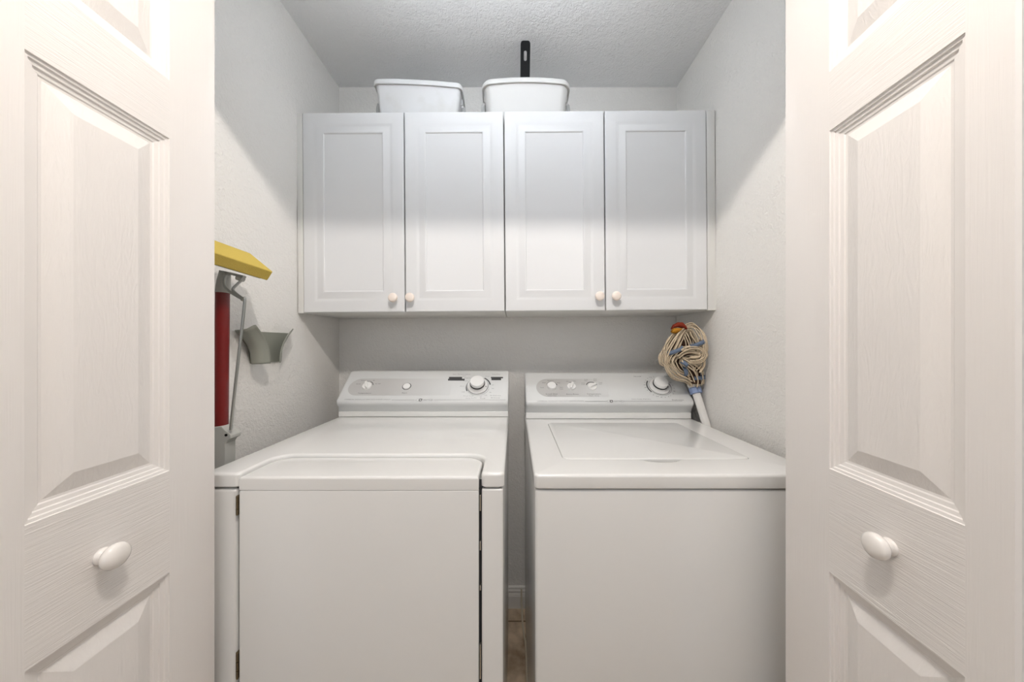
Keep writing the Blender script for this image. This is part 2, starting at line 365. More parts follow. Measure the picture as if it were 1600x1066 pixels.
# ------------------------------------------------------------------ tubs on the cabinets
def tub(x, y, rot, w, dpt, z0, h, m, label, RAD, BOW):
    r = root('tub', (x, y, z0), label, 'tub', 'white tubs on top of the cabinets')
    R = Matrix.Translation((x, y, 0)) @ Matrix.Rotation(rot, 4, 'Z')
    def ring(ins, z, n=10):
        bow = BOW; rad = RAD
        hw = w/2-ins; hd = dpt/2-ins; out = []
        pts = []
        base = rr(-hw, hw, -hd, hd, max(rad-ins*.5, .004), n)
        # subdivide the straight runs so the sides can bow
        for i, p in enumerate(base):
            q_ = base[(i+1) % len(base)]; L = math.hypot(q_[0]-p[0], q_[1]-p[1]); k = 8 if L > .05 else 1
            for j in range(k): pts.append((p[0]+(q_[0]-p[0])*j/k, p[1]+(q_[1]-p[1])*j/k))
        for a, b in pts:
            s = 1 - (a/hw)**2; s2 = 1-(b/hd)**2
            out.append(R @ Vector((a + math.copysign(bow*.35*max(s2,0), a)*(abs(a)/hw), b + (1 if b > 0 else -1)*bow*max(s,0)*(abs(b)/hd), z)))
        return out
    bm = bmesh.new(); tp = z0+h
    loops = [ring(.030, z0), ring(.026, z0+.003), ring(.023, z0+.012), ring(.008, tp-.022), ring(.0075, tp-.016)]
    inner = [ring(.0105, tp-.006), ring(.0255, z0+.014), ring(.032, z0+.004)]
    loft(bm, loops+[ring(.0078, tp-.012)] + inner)
    obj('tub_body', bm, m, r, smooth=40)
    bm = bmesh.new()
    loft(bm, [ring(.0076, tp-.020), ring(.0008, tp-.021), ring(0, tp-.018), ring(.0004, tp-.006), ring(.003, tp-.001), ring(.007, tp), ring(.0108, tp-.003), ring(.0108, tp-.010)], cap0=False, cap1=False)
    obj('tub_rim', bm, m, r, smooth=50)
    sb = bmesh.new()
    for s in (-1, 1):
        cb = bmesh.new()
        xs = s*(w/2-.004)
        def q(a, b, z): return R @ Vector((a, b, z))
        c = q(xs, -.035, tp-.045)
        bmesh.ops.create_cube(cb, size=1, matrix=Matrix.Translation(q(xs-s*.003, -.035, tp-.034)) @ Matrix.Diagonal((.009, .016, .022, 1)))
        lathe(cb, [(0,-.004),(.005,-.004),(.006,.003),(.004,.006),(0,.006)], frame(q(xs, -.035, tp-.052), (0,0,1), R.to_3x3() @ Vector((s,0,0))), 14)
        tube(sb, [q(xs+s*.003, -.035, tp-.052), q(xs+s*.004, -.045, tp-.085), q(xs+s*.003, -.03, tp-.118), q(xs+s*.001, .01, tp-.140)], .0075, 8, sm=6, flat=.35)
        obj('clip', cb, m, r, smooth=40)
    # the bail swings down behind the tub
    yb = dpt/2+.012
    tube(sb, [R @ Vector((-(w/2-.003), .01, tp-.140)), R @ Vector((-(w/2-.006), yb-.02, tp-.144)), R @ Vector((-w/2+.05, yb+.012, tp-.146)), R @ Vector((0, yb+.016, tp-.146)), R @ Vector((w/2-.05, yb+.012, tp-.146)), R @ Vector((w/2-.006, yb-.02, tp-.144)), R @ Vector((w/2-.003, .01, tp-.140))], .005, 8, sm=6)
    obj('carry_handle', sb, M['strap'], r, smooth=60)
ZT = 2.162
tub(-.392, 1.385, math.radians(3.6), .352, .205, 2.1605, .158, M['tub'], 'white plastic tub with scuffed front, left of the two on the cabinets', .020, .007)
tub(.049, 1.375, 0, .353, .205, 2.1640, .150, M['tub2'], 'white plastic tub on the cabinets with a black handle standing in it', .034, .014)
# black handle standing in the right tub
bm = bmesh.new()
p0 = P(820.3, 130, 1.362); p0 = Vector((.0455, 1.40, 2.178)); p1 = P(821, 64.5, 1.287)
ax = (p1-p0).normalized(); nrm = Vector((1,0,0)).cross(ax).normalized(); L = (p1-p0).length
if nrm.y > 0: nrm = -nrm
out = [(-.0150,0),(-.0195,.02)] + [(-.0195, L-.012)] + [(-.0195+.009*(1-math.cos(a)), L-.012+.012*math.sin(a)) for a in (0.4,.8,1.2,1.57)] + \
      [(.0195-.009*(1-math.cos(a)), L-.012+.012*math.sin(a)) for a in (1.57,1.2,.8,.4)] + [(.0195, L-.012),(.0195,.02),(.0150,0)]
hole = [(.0060*math.cos(a), L-.047+.0125*math.copysign(1, math.sin(a)) + .0060*math.sin(a)) for a in [math.radians(v) for v in range(10, 361, 20)]]
fill(bm, out, [hole], lambda a, b, h: p0 + Vector((a,0,0)) + ax*b + nrm*h, -.005, .006)
br = root('cleaning_brush', p0, 'black plastic handle with a hanging slot, standing in the right-hand tub', 'brush')
o = obj('handle', bm, M['black'], br); bevel(o, .002, 2)
hb = bmesh.new(); fill(hb, rr(-.035, .035, -.008, .024, .01, 4), [], lambda a, b, h: p0 + Vector((a,0,0)) + ax*b + nrm*h, -.012, .005); obj('brush_head', hb, M['black'], br)
bm = bmesh.new(); fill(bm, rr(-.004, .004, L-.15, L-.075, .0039, 4), [], lambda a, b, h: p0 + Vector((a,0,0)) + ax*b + nrm*h, .006, .0072)
rib = obj('rib', bm, M['black'], o)

# ------------------------------------------------------------------ machines
def textmesh(bm, s, Mx, width=None, size=.008, mi=0, align='CENTER'):
    cu = bpy.data.curves.new('t', 'FONT'); cu.body = s; cu.size = size; cu.align_x = align; cu.align_y = 'CENTER'; cu.resolution_u = 2
    ob = bpy.data.objects.new('t', cu); COL.objects.link(ob)
    dg = bpy.context.evaluated_depsgraph_get(); dg.update()
    me = bpy.data.meshes.new_from_object(ob.evaluated_get(dg))
    xs = [v.co.x for v in me.vertices]
    sx = 1
    if width and xs: sx = width/(max(xs)-min(xs))
    me.transform(Mx @ Matrix.Diagonal((sx, 1, 1, 1)))
    n0 = len(bm.faces); bm.from_mesh(me); bm.faces.ensure_lookup_table()
    for f in bm.faces[n0:]: f.material_index = mi
    bpy.data.objects.remove(ob); bpy.data.curves.remove(cu); bpy.data.meshes.remove(me)
def arc(bm, Mx, r0, r1, a0, a1, n=28, taper=False, mi=0, sx=1, h=0):
    a = []; b = []
    for i in range(n+1):
        t = math.radians(a0+(a1-a0)*i/n); k = (i/n if taper == 1 else 1-i/n if taper == -1 else 1)
        ro = r0+(r1-r0)*k+.0002
        a.append(bm.verts.new(Mx @ Vector((sx*r0*math.cos(t), r0*math.sin(t), h)))); b.append(bm.verts.new(Mx @ Vector((sx*ro*math.cos(t), ro*math.sin(t), h))))
    for i in range(n):
        f = bm.faces.new((a[i], a[i+1], b[i+1], b[i])); f.material_index = mi

class Console:
    def __init__(s, root_, xa, xb, yb, zd, zr, y0, z0, y1, z1, yk):
        s.r = root_; s.y0, s.z0, s.y1, s.z1 = y0, z0, y1, z1
        s.d = Vector((0, y1-y0, z1-z0)).normalized(); s.n = Vector((0, -(z1-z0), y1-y0)).normalized()
        # profile in (y, z)
        pr = [(yb+.004, zr-.002), (y0+.010, z0-.026), (y0+.003, z0-.019), (y0-.0005, z0-.012), (y0-.001, z0-.005), (y0+.002, z0+.002)]
        pr += [(y1-.006, z1-.0055), (y1-.001, z1-.001), (y1+.008, z1)]
        pr += [(yk, z1-.002), (yk, zr-.002)]
        bm = bmesh.new(); nx = []
        # rounded ends: shrink the profile towards its centre at both ends
        cy, cz = (y0+y1)/2+.03, (zr+z1)/2-.01
        for x, k in ((xa, .10), (xa+.0015, .05), (xa+.005, .018), (xa+.010, 0), (xb-.010, 0), (xb-.005, .018), (xb-.0015, .05), (xb, .10)):
            L = []
            for (y, z) in pr:
                if z < z0-.03 and y > 0 : yy, zz = y, z
                else: yy, zz = y+(cy-y)*k, z+(cz-z)*k
                L.append((x, yy, zz))
            nx.append(L)
        loft(bm, nx)
        s.body = obj('control_console', bm, M['console'], root_, smooth=35)
        rb = bmesh.new(); rbox(rb, xa+.001, xb-.001, yb, yk, zd+.0012, zr-.002, r=.002, axis='z')
        obj('console_base', rb, M['enamel'], root_, smooth=35)
    def pt(s, px, py):
        r = Vector(((px-CX)/F, 1, (CY-py)/F)); o = Vector((0,0,EYE)); c = Vector((0, s.y0+.002, s.z0+.002))
        t = (c-o).dot(s.n)/r.dot(s.n); return o+r*t
    def fr(s, px, py, h=.0006):
        return frame(s.pt(px, py)+s.n*h, s.d, s.n)
def panelmat(name, xa, xb):
    m = mat(name, (.5,.5,.5), .45, .4); nt = m.node_tree; b = nt.nodes['Principled BSDF']
    tc = nt.nodes.new('ShaderNodeTexCoord'); sp = nt.nodes.new('ShaderNodeSeparateXYZ'); mr = nt.nodes.new('ShaderNodeMapRange')
    nt.links.new(tc.outputs['Object'], sp.inputs[0]); nt.links.new(sp.outputs['X'], mr.inputs['Value'])
    mr.inputs['From Min'].default_value = xa; mr.inputs['From Max'].default_value = xb
    rp = nt.nodes.new('ShaderNodeValToRGB'); rp.color_ramp.elements[0].color = (.50,.49,.475,1); rp.color_ramp.elements[1].color = (.66,.665,.655,1)
    nt.links.new(mr.outputs['Result'], rp.inputs['Fac']); nt.links.new(rp.outputs['Color'], b.inputs['Base Color'])
    return m
def inset(C, x0, x1, y0, y1, name):
    a = C.pt((x0+x1)/2, (y0+y1)/2); hw = (C.pt(x1,(y0+y1)/2)-C.pt(x0,(y0+y1)/2)).length/2; hh = (C.pt(x0,y0)-C.pt(x0,y1)).dot(C.d)/2
    Mx = frame(a+C.n*.0003, C.d, C.n); bm = bmesh.new(); pts = []
    for i in range(17):
        t = math.pi/2+math.pi*i/16; pts.append((-hw+hh+hh*math.cos(t), hh*math.sin(t)))
    pts += [(hw, -hh), (hw, hh)]
    bm.faces.new([bm.verts.new(Mx @ Vector((p, q, 0))) for p, q in pts])
    xc = a.x-ORG[C.r.name].x
    obj(name, bm, panelmat('printed grey control field', xc-hw*.3, xc+hw), C.body)
def small_knob(C, px, py, ang, r=.0195, name='dial', flat=False):
    Mx = C.fr(px, py, 0); bm = bmesh.new()
    if flat: lathe(bm, [(0,0),(r,0),(r*.98,.010),(r*.92,.012),(0,.0125)], Mx, 32)
    else:
        lathe(bm, [(0,0),(r,0),(r*.97,.004),(r*.90,.0055),(0,.006)], Mx, 32)
        G = Mx @ Matrix.Rotation(math.radians(ang), 4, 'Z')
        n0 = []
        for z, k in ((.004,1),(.014,.92),(.0165,.75)):
            n0.append([G @ Vector((p*k, q*k, z)) for p, q in rr(-.0058, .0058, -r*.97, r*.97, .0056, 5)])
        loft(bm, n0)
    return obj(name, bm, M['dial'], C.body, smooth=40)
def big_dial(C, px, py, cap):
    Mx = C.fr(px, py, 0); bm = bmesh.new()
    lathe(bm, [(0,0),(.0425,0),(.0425,.004),(.041,.0065),(.039,.0065),(.037,.005),(0,.005)], Mx, 48)
    d = obj('timer_dial', bm, M['dial'], C.body, smooth=40)
    bm = bmesh.new(); arc(bm, Mx, .0425, .0436, 0, 360, 48, h=.0008); obj('dial_outline', bm, M['print'], d)
    bm = bmesh.new(); lathe(bm, [(0,.005),(.0295,.005),(.0275,.016),(0,.016)], Mx, 40); obj('dial_collar', bm, M['dial'], d, smooth=40)
    bm = bmesh.new(); lathe(bm, [(0,.0145),(.0306,.0145),(.0306,.0195),(0,.0195)], Mx, 40); obj('dial_ring', bm, M['darkring'], d, smooth=40, label='dark ring under the cap')
    bm = bmesh.new(); lathe(bm, [(0,.019),(.0282,.019),(.0285,.032),(.0272,.0345),(0,.0352)], Mx, 40); obj('dial_cap', bm, M['dial'], d, smooth=40)
    bm = bmesh.new(); lathe(bm, [(0,.0045),(.0022,.0045),(.0022,.0057),(0,.0057)], Mx @ Matrix.Translation((.0345,-.006,.0)), 12)
    obj('pointer_dot', bm, M['darkring'], d)
    return Mx
def logo(bm, C, px, py, wpx):
    Mx = C.fr(px, py); w = (C.pt(px+wpx/2, py)-C.pt(px-wpx/2, py)).length
    # pointed oval outline broken out of the rule, a square mark with a notch, and the name
    for s in (-1, 1):
        a = []
        for i in range(9):
            t = -1+2*i/8; a.append((s*(w/2-.016*t*t-.0), t*.0085))
        for i in range(8):
            (x0,y0),(x1,y1) = a[i], a[i+1]
            vs = [Mx @ Vector(p) for p in ((x0,y0,0),(x1,y1,0),(x1-s*.0012,y1,0),(x0-s*.0012,y0,0))]
            f = bm.faces.new([bm.verts.new(v) for v in vs]); f.material_index = 1
    c = -w/2+.019
    for x0,x1,y0,y1 in ((-.0065,-.0035,-.005,.005),(-.0035,.0065,.003,.006),(.0035,.0065,-.004,.003),(-.0035,.0035,-.006,-.0035)):
        f = bm.faces.new([bm.verts.new(Mx @ Vector((c+a, b, 0))) for a, b in ((x0,y0),(x1,y0),(x1,y1),(x0,y1))]); f.material_index = 0
    textmesh(bm, 'MAYTAG', Mx @ Matrix.Translation((c+.028, 0, 0)), .034, .0075, 0)
def rule(bm, C, x0, x1, y, mi=1, th=.0007):
    a = C.pt(x0, y)+C.n*.0006; b = C.pt(x1, y)+C.n*.0006
    f = bm.faces.new([bm.verts.new(v) for v in (a-C.d*th, b-C.d*th, b+C.d*th, a+C.d*th)]); f.material_index = mi
def txt(bm, C, s, px, py, wpx, size=.0085, mi=0):
    w = (C.pt(px+wpx/2, py)-C.pt(px-wpx/2, py)).length
    textmesh(bm, s, C.fr(px, py), w, size, mi)
def bar(bm, C, x0, x1, y0, y1, mi=0):
    vs = [C.pt(*p)+C.n*.0006 for p in ((x0,y1),(x1,y1),(x1,y0),(x0,y0))]
    f = bm.faces.new([bm.verts.new(v) for v in vs]); f.material_index = mi

# ---- washer
WX0, WX1, WD, WZ = .048, .746, .764, .948
wr = root('washing_machine', ((WX0+WX1)/2, 1.1, 0), 'white top-loading washing machine with a flat lid, right of the two machines', 'washing machine', None)
bm = bmesh.new(); rbox(bm, WX0+.003, WX1-.003, WD+.004, 1.455, .03, WZ-.0385, r=.005, rc=.008)
obj('cabinet_body', bm, M['enamel'], wr, smooth=40)
bm = bmesh.new(); box(bm, WX0+.010, WX1-.010, WD+.012, 1.45, WZ-.040, WZ-.03); obj('seam', bm, M['gapdark'], wr)
def deck(xa, xb, ya, yb, zt, zb, cut, depth, rc=.014, re=.007, floor=True):
    """deck slab with rounded rim; cut = list of 2D points of a recess in the top"""
    bm = bmesh.new(); loops = []
    for i in range(4):
        t = math.pi/2*i/3; ins = re*.5*(1-math.sin(t)); loops.append([(p, q, zb+re*.5*(1-math.cos(t))) for p, q in rr(xa+ins, xb-ins, ya+ins, yb-ins, rc-ins, 6)])
    for i in range(6):
        t = math.pi/2*i/5; ins = re*(1-math.cos(t)); loops.append([(p, q, zt-re*(1-math.sin(t))) for p, q in rr(xa+ins, xb-ins, ya+ins, yb-ins, rc-ins, 6)])
    vs = loft(bm, loops, cap0=True, cap1=False)
    top = vs[-1]; e = [bm.edges.get((top[i], top[(i+1) % len(top)])) for i in range(len(top))]
    n = len(cut)
    rows = []
    for k, (o_, z) in enumerate(((0, zt), (.0008, zt-.0008), (.001, zt-depth))):
        cx = sum(p for p, q in cut)/n; cy = sum(q for p, q in cut)/n
        rows.append([bm.verts.new((p+math.copysign(o_, cx-p), q+math.copysign(o_, cy-q), z)) for p, q in cut])
    e += [bm.edges.new((rows[0][i], rows[0][(i+1) % n])) for i in range(n)]
    bmesh.ops.triangle_fill(bm, edges=e, use_beauty=True, use_dissolve=False)
    for a, b in zip(rows, rows[1:]):
        for i in range(n): bm.faces.new((a[i], a[(i+1) % n], b[(i+1) % n], b[i]))
    bm.faces.new(rows[-1])
    return bm
LX0, LX1, LY0, LY1 = .134, .6455, .868, 1.268
cut = rr(LX0-.0016, LX1+.0016, LY0-.0016, LY1+.002, .020, 6)
# finger notch in front of the lid
k = max(i for i, p in enumerate(cut) if p[1] < LY0 and p[0] < .3)
notch = [(.333, LY0-.0016), (.346, LY0-.007), (.356, LY0-.015), (.368, LY0-.021), (.385, LY0-.0235), (.415, LY0-.0235), (.430, LY0-.021), (.442, LY0-.013), (.452, LY0-.006), (.462, LY0-.0016)]
cut = cut[:k+1]+notch+cut[k+1:]
obj('top_deck', deck(WX0, WX1, WD, 1.455, WZ, WZ-.0345, cut, .026), M['enamel'], wr, smooth=35)
bm = bmesh.new(); rbox(bm, LX0, LX1, LY0, LY1, WZ-.014, WZ+.0012, r=.0025, rc=.019, n=6)
obj('lid', bm, M['enamel'], wr, smooth=35)
C = Console(wr, WX0+.001, .7405, 1.333, WZ, .976, 1.310, 1.024, 1.430, 1.131, 1.47)
inset(C, 838, 948, 592, 620, 'control_field')
big = big_dial(C, 1030, 604.5, None)
lt = bmesh.new()
arc(lt, C.fr(1030, 604.5), .0485, .0535, 140, 215, taper=0, mi=0); arc(lt, C.fr(1030, 604.5), .0470, .0482, 215, 320, mi=1); arc(lt, C.fr(1030, 604.5), .0485, .0525, -50, 60, taper=1, mi=0)
for a_ in list(range(-60, 75, 17))+list(range(95, 300, 15)):
    q_ = math.radians(a_); textmesh(lt, random.choice(['6','8','10','4','12','2','Off','Spin','Soak']), C.fr(1030, 604.5) @ Matrix.Translation((.061*math.cos(q_), .058*math.sin(q_), 0)), None, .0062, 0)
txt(lt, C, 'Normal', 996, 588.5, 11, .0075); txt(lt, C, 'Perm Press', 1046, 588.3, 16, .0075)
txt(lt, C, 'Start Cycle, Pull Out', 1002, 624, 30, .006, 1); txt(lt, C, 'Delicates', 1059, 625.3, 18, .0065)
small_knob(C, 862, 604.5, 0, .0195, 'load_size_dial', True)
arc(lt, C.fr(861.5, 603.5), .0225, .0262, 175, 10, taper=1)
txt(lt, C, 'Small', 847, 606, 5, .006); txt(lt, C, 'Medium', 860, 595.4, 9, .006); txt(lt, C, 'Med', 850, 598.5, 5, .006); txt(lt, C, 'Large', 872.5, 598.5, 5, .006); txt(lt, C, 'Extra', 877, 605.5, 5, .006); txt(lt, C, 'Large', 877, 608, 5, .006)
txt(lt, C, 'Load Size', 862, 616, 18, .008); txt(lt, C, 'Select Size', 862.5, 618.8, 14, .0055)
small_knob(C, 893, 604.5, -22, .0190, 'extra_rinse_dial')
txt(lt, C, 'Off', 886, 596.3, 4, .006); txt(lt, C, 'On', 897.5, 595.8, 4, .006); arc(lt, C.fr(893, 604), .0225, .0240, 110, 75)
txt(lt, C, 'Extra Rinse', 894.5, 616.3, 19, .008)
small_knob(C, 925.5, 604.5, -62, .0190, 'temperature_dial')
arc(lt, C.fr(925, 604), .0225, .0255, 160, 20)
for s_, x_, y_ in (('Cold', 911, 601), ('Warm', 915.5, 595.5), ('Hot', 930, 595), ('Warm', 938, 600.5), ('Cold', 911, 599), ('Cold', 915.5, 593.3), ('Warm', 930, 592.8), ('Cold', 938, 598.5)): txt(lt, C, s_, x_, y_, 5, .0058)
txt(lt, C, 'Temperature', 928, 616, 22, .008); txt(lt, C, 'Wash - Rinse', 928, 618.8, 16, .0055)
txt(lt, C, 'COMMERCIAL TECHNOLOGY HEAVY DUTY OVERSIZE CAPACITY', 876, 627, 72, .0062, 1)
rule(lt, C, 914, 948, 627.4); rule(lt, C, 975, 1066, 627.2); logo(lt, C, 961.5, 627.3, 27)
obj('lettering', lt, [M['print'], M['printl']], C.body, label='dark grey dial markings and lettering')
for x in (WX0+.06, WX1-.06):
    for y in (WD+.06, 1.40):
        bm = bmesh.new(); lathe(bm, [(0,0),(.022,0),(.022,.012),(.008,.014),(.008,.034),(0,.034)], Matrix.Translation((x, y, 0)), 16); obj('foot', bm, M['black'], wr)

# ---- dryer
DX0, DX1, DD, DZ = -.7055, -.0215, .7235, .968
dr = root('clothes_dryer', ((DX0+DX1)/2, 1.1, 0), 'white front-loading clothes dryer with a full-width door, left of the two machines', 'dryer')
ND = .850                                           # how far the notch for the door cap reaches
bm = bmesh.new(); rbox(bm, DX0+.003, DX1-.003, DD+.016, 1.43, .03, DZ-.0385, r=.004, rc=.008); obj('cabinet_body', bm, M['enamel'], dr, smooth=40)
NX0, NX1 = -.6225, -.0740
bm = bmesh.new(); rbox(bm, DX0+.003, NX0-.0065, DD+.001, DD+.030, .03, DZ-.0365, r=.007, axis='y'); obj('front_frame', bm, M['enamel'], dr, smooth=40)
bm = bmesh.new(); rbox(bm, NX1+.001, DX1-.003, DD+.001, DD+.030, .03, DZ-.0365, r=.004, axis='y')
obj('front_frame', bm, M['enamel'], dr, smooth=40)
bm = bmesh.new(); box(bm, DX0+.008, NX0-.004, DD+.010, DD+.04, DZ-.040, DZ-.032); box(bm, NX1+.004, DX1-.008, DD+.010, DD+.04, DZ-.040, DZ-.032); box(bm, NX0-.004, NX1+.004, DD+.013, DD+.017, .05, DZ-.02)
obj('seam', bm, M['gapdark'], dr)
# deck with a rounded notch cut from the front
def notched(ins, nin):
    xa, xb, ya, yb = DX0+ins, DX1-ins, DD+ins, 1.43-ins
    r = .042; rf = .010; x0, x1, yn = NX0-nin, NX1+nin, ND+nin
    pts = [(xa+.012, ya), (x0-rf, ya)]
    pts += [(x0-rf+rf*math.sin(t), ya+rf*(1-math.cos(t))) for t in [math.pi/2*i/5 for i in range(1, 6)]]
    rr_ = r+nin
    pts += [(x0+rr_-rr_*math.cos(t), yn-rr_+rr_*math.sin(t)) for t in [math.pi/2*i/10 for i in range(11)]]
    pts += [(x1-rr_+rr_*math.sin(t), yn-rr_+rr_*math.cos(t)) for t in [math.pi/2*i/10 for i in range(11)]]
    pts += [(x1+rf-rf*math.cos(t), ya+rf-rf*math.sin(t)) for t in [math.pi/2*i/5 for i in range(6)]]
    pts += [(xb-.012, ya)] + [(xb-.012+.012*math.sin(t), ya+.012*(1-math.cos(t))) for t in [math.pi/2*i/5 for i in range(1, 6)]]
    pts += [(xb, yb), (xa, yb), ] + [(xa+.012-.012*math.cos(t), ya+.012-.012*math.sin(t)) for t in [math.pi/2*i/5 for i in range(5)]]
    return pts
bm = bmesh.new(); loops = []
loops.append([(p, q, DZ-.033) for p, q in notched(.003, .003)]); loops.append([(p, q, DZ-.030) for p, q in notched(0, 0)])
for i in range(6):
    t = math.pi/2*i/5; loops.append([(p, q, DZ-.007*(1-math.sin(t))) for p, q in notched(.007*(1-math.cos(t)), .007*(1-math.cos(t)))])
vs = loft(bm, loops, cap0=False, cap1=False)
for L in (vs[0], vs[-1]):
    es = [bm.edges.get((L[i], L[(i+1) % len(L)])) for i in range(len(L))]
    bmesh.ops.triangle_fill(bm, edges=es, use_beauty=True, use_dissolve=False)
obj('top_deck', bm, M['enamel'], dr, smooth=35)
dX0, dX1 = -.6195, -.0795
door = bmesh.new(); rbox(door, dX0, dX1, DD-.002, DD+.012, .060, DZ-.0385, r=.0012, rc=.004, axis='y')
dd = obj('dryer_door', door, M['enamel'], dr, smooth=40)
bm = bmesh.new(); loops = []
def capring(ins, z, bi=0):
    xa, xb, ya, yb = dX0+ins, dX1-ins, DD-.002+ins, ND-.003-ins; r = .040
    return [(xa, ya, z), (xb, ya, z)] + [(xb-r+r*math.cos(t), yb-r+r*math.sin(t), z) for t in [math.pi/2*i/8 for i in range(9)]] + [(xa+r-r*math.sin(t), yb-r+r*math.cos(t), z) for t in [math.pi/2*i/8 for i in range(9)]]
loops = [capring(.0010, DZ-.0380), capring(0, DZ-.0372)] + [capring(.006*(1-math.cos(t)), DZ-.0075-.006*(1-math.sin(t))) for t in [math.pi/2*i/5 for i in range(6)]]
loft(bm, loops)
obj('door_cap', bm, M['enamel'], dd, smooth=35)
for z0, z1 in ((.873, .917), (.503, .563)):
    bm = bmesh.new(); rbox(bm, NX0-.006, NX0-.001, DD-.001, DD+.014, z0, z1, r=.001, axis='z')
    for k in range(3):
        tube(bm, [(NX0-.0015, DD-.0012, z0+(z1-z0)*(k/3+.02)), (NX0-.0015, DD-.0012, z0+(z1-z0)*(k/3+.31))], .0022, 8)
    obj('hinge', bm, M['hinge'], dd, smooth=40, label='dark brass hinge')
for y0, y1 in ((775, 800), (848, 862), (917, 925), (1010, 1064)):  # small chrome strips in the gap beside the dryer door
    bm = bmesh.new(); rbox(bm, NX1-.0035, NX1-.0012, DD+.002, DD+.014, EYE-(y1-CY)/692, EYE-(y0-CY)/692, r=.0008)
    obj('gap_strip', bm, M['chrome'], dd)
C = Console(dr, DX0+.001, DX1-.0005, 1.2825, DZ, .992, 1.2655, 1.0350, 1.382, 1.1435, 1.44)
inset(C, 545, 705, 591.5, 618, 'control_field')
big_dial(C, 746.5, 603.5, None)
lt = bmesh.new()
arc(lt, C.fr(747, 604), .0470, .0515, 140, 210, taper=1); arc(lt, C.fr(747, 604), .0470, .0478, 95, 140, mi=1); arc(lt, C.fr(747, 604), .0470, .0478, 215, 345, mi=1); arc(lt, C.fr(747, 604), .0475, .0525, 10, 62)
bar(lt, C, 701.5, 722, 589.3, 592.4); bar(lt, C, 700, 726, 592.2, 595); bar(lt, C, 767, 786, 589.3, 591.6); bar(lt, C, 767.8, 783, 591.5, 594.4)
txt(lt, C, 'Auto Moisture Sensor', 721.5, 585.2, 28, .0065, 1); txt(lt, C, 'Timed Dry', 775, 585.2, 13, .0065, 1)
for s_, x_, y_ in (('Off', 725, 588), ('Regular', 731, 591), ('Less', 727.5, 595.5), ('Cool', 761, 588.5), ('40', 770, 602), ('50', 770, 607.5), ('More', 722, 603.8), ('Off', 723.5, 613), ('20', 766, 613.5), ('10', 759, 618), ('30', 751, 620.5), ('Press Care', 732, 619), ('Damp Dry', 734, 622.5), ('Air', 743, 622), ('Fluff', 754, 623), ('70 Delicate', 774, 618.5), ('80 Sturdy', 774, 622)):
    txt(lt, C, s_, x_, y_, 2.1*len(s_)*.75, .0055, 1)
kn = small_knob(C, 573.5, 603.5, 22, .0190, 'temperature_dial')
arc(lt, C.fr(574, 603.2), .0215, .0238, 75, 10); 
txt(lt, C, 'Gentle', 560, 600.2, 7, .0062); txt(lt, C, 'Medium', 568, 595, 7, .0062); txt(lt, C, 'Regular', 577, 595.8, 7, .0062); txt(lt, C, 'Off', 584, 595, 3, .0062); txt(lt, C, 'Air Fluff', 590.5, 600, 8, .0062)
txt(lt, C, 'Temperature', 569.5, 614.8, 21, .0078); txt(lt, C, 'Start', 632, 614.3, 8, .0078)
arc(lt, C.fr(635.5, 604), .0150, .0180, 0, 360, 36)
bm = bmesh.new(); lathe(bm, [(0,0),(.0155,0),(.0152,.003),(.0135,.0045),(0,.0048)], C.fr(635.5, 604, 0), 32); obj('start_button', bm, M['dial'], C.body, smooth=40)
txt(lt, C, 'COMMERCIAL TECHNOLOGY HEAVY DUTY OVERSIZE CAPACITY', 574, 624.6, 72, .0062, 1)
rule(lt, C, 612, 648, 625.2); rule(lt, C, 678, 790, 625.2); logo(lt, C, 663, 625.3, 27)
obj('lettering', lt, [M['print'], M['printl']], C.body, label='dark grey dial markings and lettering')
for x in (DX0+.06, DX1-.06):
    for y in (DD+.06, 1.38):
        bm = bmesh.new(); lathe(bm, [(0,0),(.022,0),(.022,.012),(.008,.014),(.008,.034),(0,.034)], Matrix.Translation((x, y, 0)), 16); obj('foot', bm, M['black'], dr)
# pale cord on the floor in the slot
bm = bmesh.new(); tube(bm, [(.036, 1.515, .10), (.036, 1.50, .05), (.038, 1.47, .004), (.0415, 1.40, .004), (.049, 1.335, .004), (.0495, 1.193, .004), (.050, 1.05, .004), (.07, .97, .004)], .004, 10, sm=8)
tag(obj('power_cord', bm, M['hose'], None, (.04, 1.4, 0), smooth=60), 'pale cord running along the floor between the two machines', 'cord')

# ------------------------------------------------------------------ sponge mop on the left
A_ = P(427, 425, .90); B_ = P(392, 396, .925)
v = (B_-A_); C_ = P(340, 396, .762); u = (C_-A_); u.normalize(); v = v - u*v.dot(u); vl = v.length; v.normalize(); wv = u.cross(v).normalized()
if wv.z > 0: wv = -wv
mr_ = root('sponge_mop', (-.775, .86, 0), 'upside-down sponge mop with a red pole and yellow sponge by the left door', 'mop')
def slab(name, o0, lu, lv, lw, m, parent, bv, sub=False):
    bm = bmesh.new(); c = [o0+u*a*lu+v*b*lv+wv*c_*lw for c_ in (0,1) for b in (0,1) for a in (0,1)]
    vs = [bm.verts.new(p) for p in c]
    for f in ((0,1,3,2),(4,6,7,5),(0,4,5,1),(2,3,7,6),(0,2,6,4),(1,5,7,3)): bm.faces.new([vs[i] for i in f])
    ob = obj(name, bm, m, parent, smooth=40); bevel(ob, bv, 3); return ob
slab('sponge', A_, .165, vl, .030, M['yellow'], mr_, .003)
slab('backing_plate', A_+u*.012+v*.010+wv*.0302, .143, vl-.022, .004, M['greyp'], mr_, .001)
bm = bmesh.new(); tube(bm, [P(348, 456, .872), P(346.5, 560, .866), P(345.5, 668, .860)], .0155, 24); obj('pole', bm, M['red'], mr_, smooth=60, label='glossy dark red pole')
bm = bmesh.new()
tube(bm, [P(349, 458, .8725), P(349.5, 440, .873), P(352, 424, .872)], lambda t: .0175-.005*t, 20)
